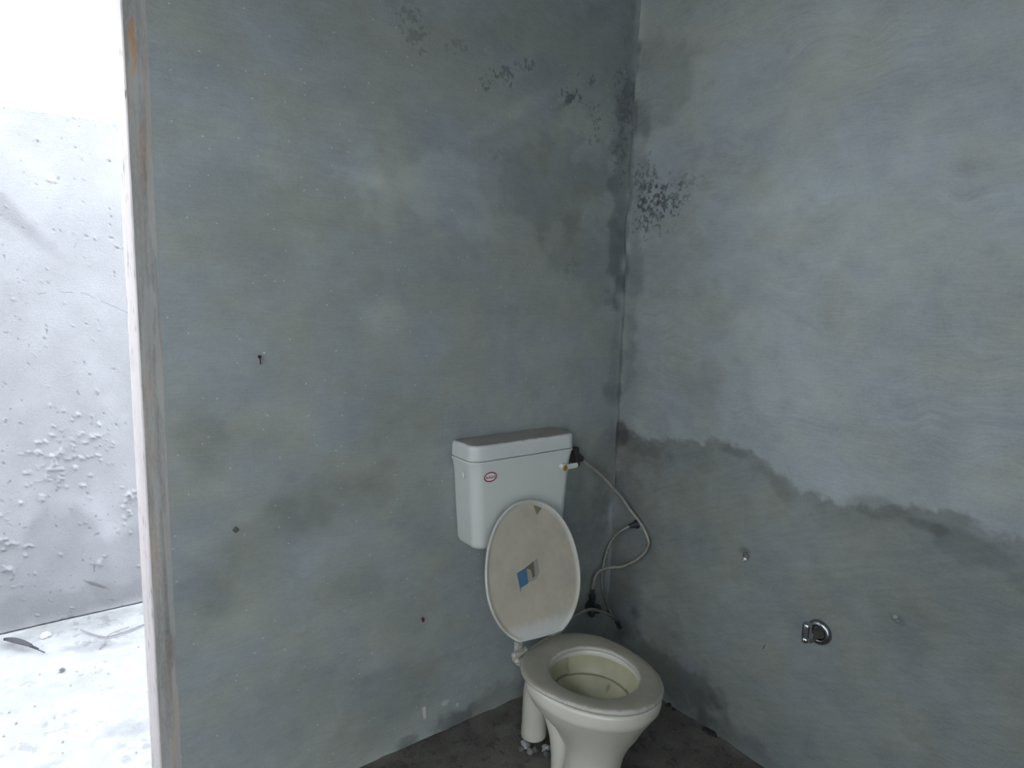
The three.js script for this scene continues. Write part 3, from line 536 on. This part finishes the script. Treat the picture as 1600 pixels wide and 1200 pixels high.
// ------------------------------------------------------------------ rubble round the drain
const mortarM = [std({ color: lin(.20, .21, .20), roughness: 0.95 }), std({ color: lin(.11, .115, .115), roughness: 0.95 }), std({ color: lin(.34, .35, .35), roughness: 0.9 }), std({ color: lin(.24, .19, .17), roughness: 0.95 })];
const chips = [[-.598, .228, .015, 2, 'whitish chip hard against the left of the drain pipe'], [-.585, .268, .013, 1, 'dark broken mortar lump under the front of the drain pipe'], [-.552, .280, .014, 2, 'pale mortar lump between drain pipe and pedestal'], [-.622, .235, .010, 1, 'small dark mortar crumb farthest left of the drain pipe'], [-.604, .262, .011, 0, 'grey mortar crumb at the front left of the drain pipe'], [-.566, .300, .010, 1, 'small dark mortar crumb in front of the drain pipe'],
  [-.228, .335, .010, 3, 'pale pinkish crumb on the floor right of the bowl']];
chips.forEach(([x, z, r, m, label], i) => solo('mortar_lump', label, 'mortar', lump(r, [0, 0, 0], 190 + i, 0.9), mortarM[m], [x, r * 0.55, z]));
solo('rubble', 'dark crumbled earth lying in the angle of floor and right wall', 'rubble', (() => { const a = []; for (let i = 0; i < 30; i++) { const z = i % 3 ? rr(.50, .57) : i % 2 ? rr(.35, .40) : rr(.3, .9), r = rr(.003, .009); a.push(lump(r, [-rr(.004, .022), r * .7, z], 300 + i)); } return a; })(), std({ color: lin(.035, .035, .034), roughness: 0.95 })).userData.kind = 'stuff';

// ------------------------------------------------------------------ litter on the passage floor
{
  const pts = [], us = range(0, 1, 0.05), vs = [-1, -0.5, 0, 0.5, 1];
  const g = grid(us, vs, (u, v) => { const w = 0.016 * pow(sin(PI * pow(u, 0.8) * 0.97 + 0.02), 0.8) * (u > 0.8 ? 0.5 : 1); return [0.20 * (u - 0.5), 0.012 + 0.016 * sin(PI * u) + 0.010 * abs(v) * (1 - u * 0.5), v * w + 0.012 * sin(u * 3)]; }, (u, v) => [u, v], true);
  const under = g.clone(); under.index.array.reverse(); under.computeVertexNormals(); under.translate(0, -0.0012, 0);
  const t = thing('dry_leaf', 'dark dried leaf curled up on the bright passage floor', 'leaf', [-1.982, 0.002, -1.418], -0.93);
  const m = std({ color: lin(.085, .082, .095), roughness: 0.8 });
  part('blade', [g, under], m, t); part('stalk', tube([[.06, .022, .01], [.10, .012, .004], [.135, .007, .004]], .0025, 20, 7), m, t);
}
{
  const m = std({ color: lin(.30, .29, .31), roughness: 0.9 });
  const t = thing('twig', 'thin forked dry twig lying on the passage floor beside the door frame', 'twig', [0, 0.004, 0]);
  part('stem', tube([[-1.775, .006, -1.435], [-1.735, .004, -1.37], [-1.69, .004, -1.315], [-1.63, .006, -1.31], [-1.53, .008, -1.34]], .0032, 50, 7), m, t);
  part('side_shoot', tube([[-1.69, .004, -1.315], [-1.66, .006, -1.335], [-1.60, .006, -1.35]], .0022, 20, 6), m, t);
  part('side_shoot_001', tube([[-1.69, .004, -1.315], [-1.70, .003, -1.26], [-1.72, .003, -1.22]], .002, 20, 6), m, t);
}
solo('dirt_crumbs', 'scattered crumbs of dirt over the pale passage floor', 'dirt', (() => { const a = []; for (let i = 0; i < 60; i++) { const r = rr(.0015, .0042); const x = rr(-2.1, -1.5), z = rr(-1.5, -.4); if (z > -1.18 || x < -2.06) a.push(lump(r, [x, r * .5 + .004, z], 400 + i)); } return a; })(), std({ color: lin(.33, .31, .29), roughness: 0.95 })).userData.kind = 'stuff';
for (const [x, z, r, label] of [[-1.852, -1.13, .010, 'dark stone chip lying alone midway across the passage floor'], [-1.90, -1.46, .020, 'white plaster flake lying at the foot of the passage wall']])
  solo(r > 0.015 ? 'plaster_flake' : 'stone_chip', label, r > 0.015 ? 'plaster' : 'stone', lump(r, [0, 0, 0], Math.round(r * 9000), 0.5), std({ color: r > 0.015 ? lin(.66, .66, .68) : lin(.16, .16, .17), roughness: 0.9 }), [x, r * .4 + .003, z]);

renderer.render(scene, camera);
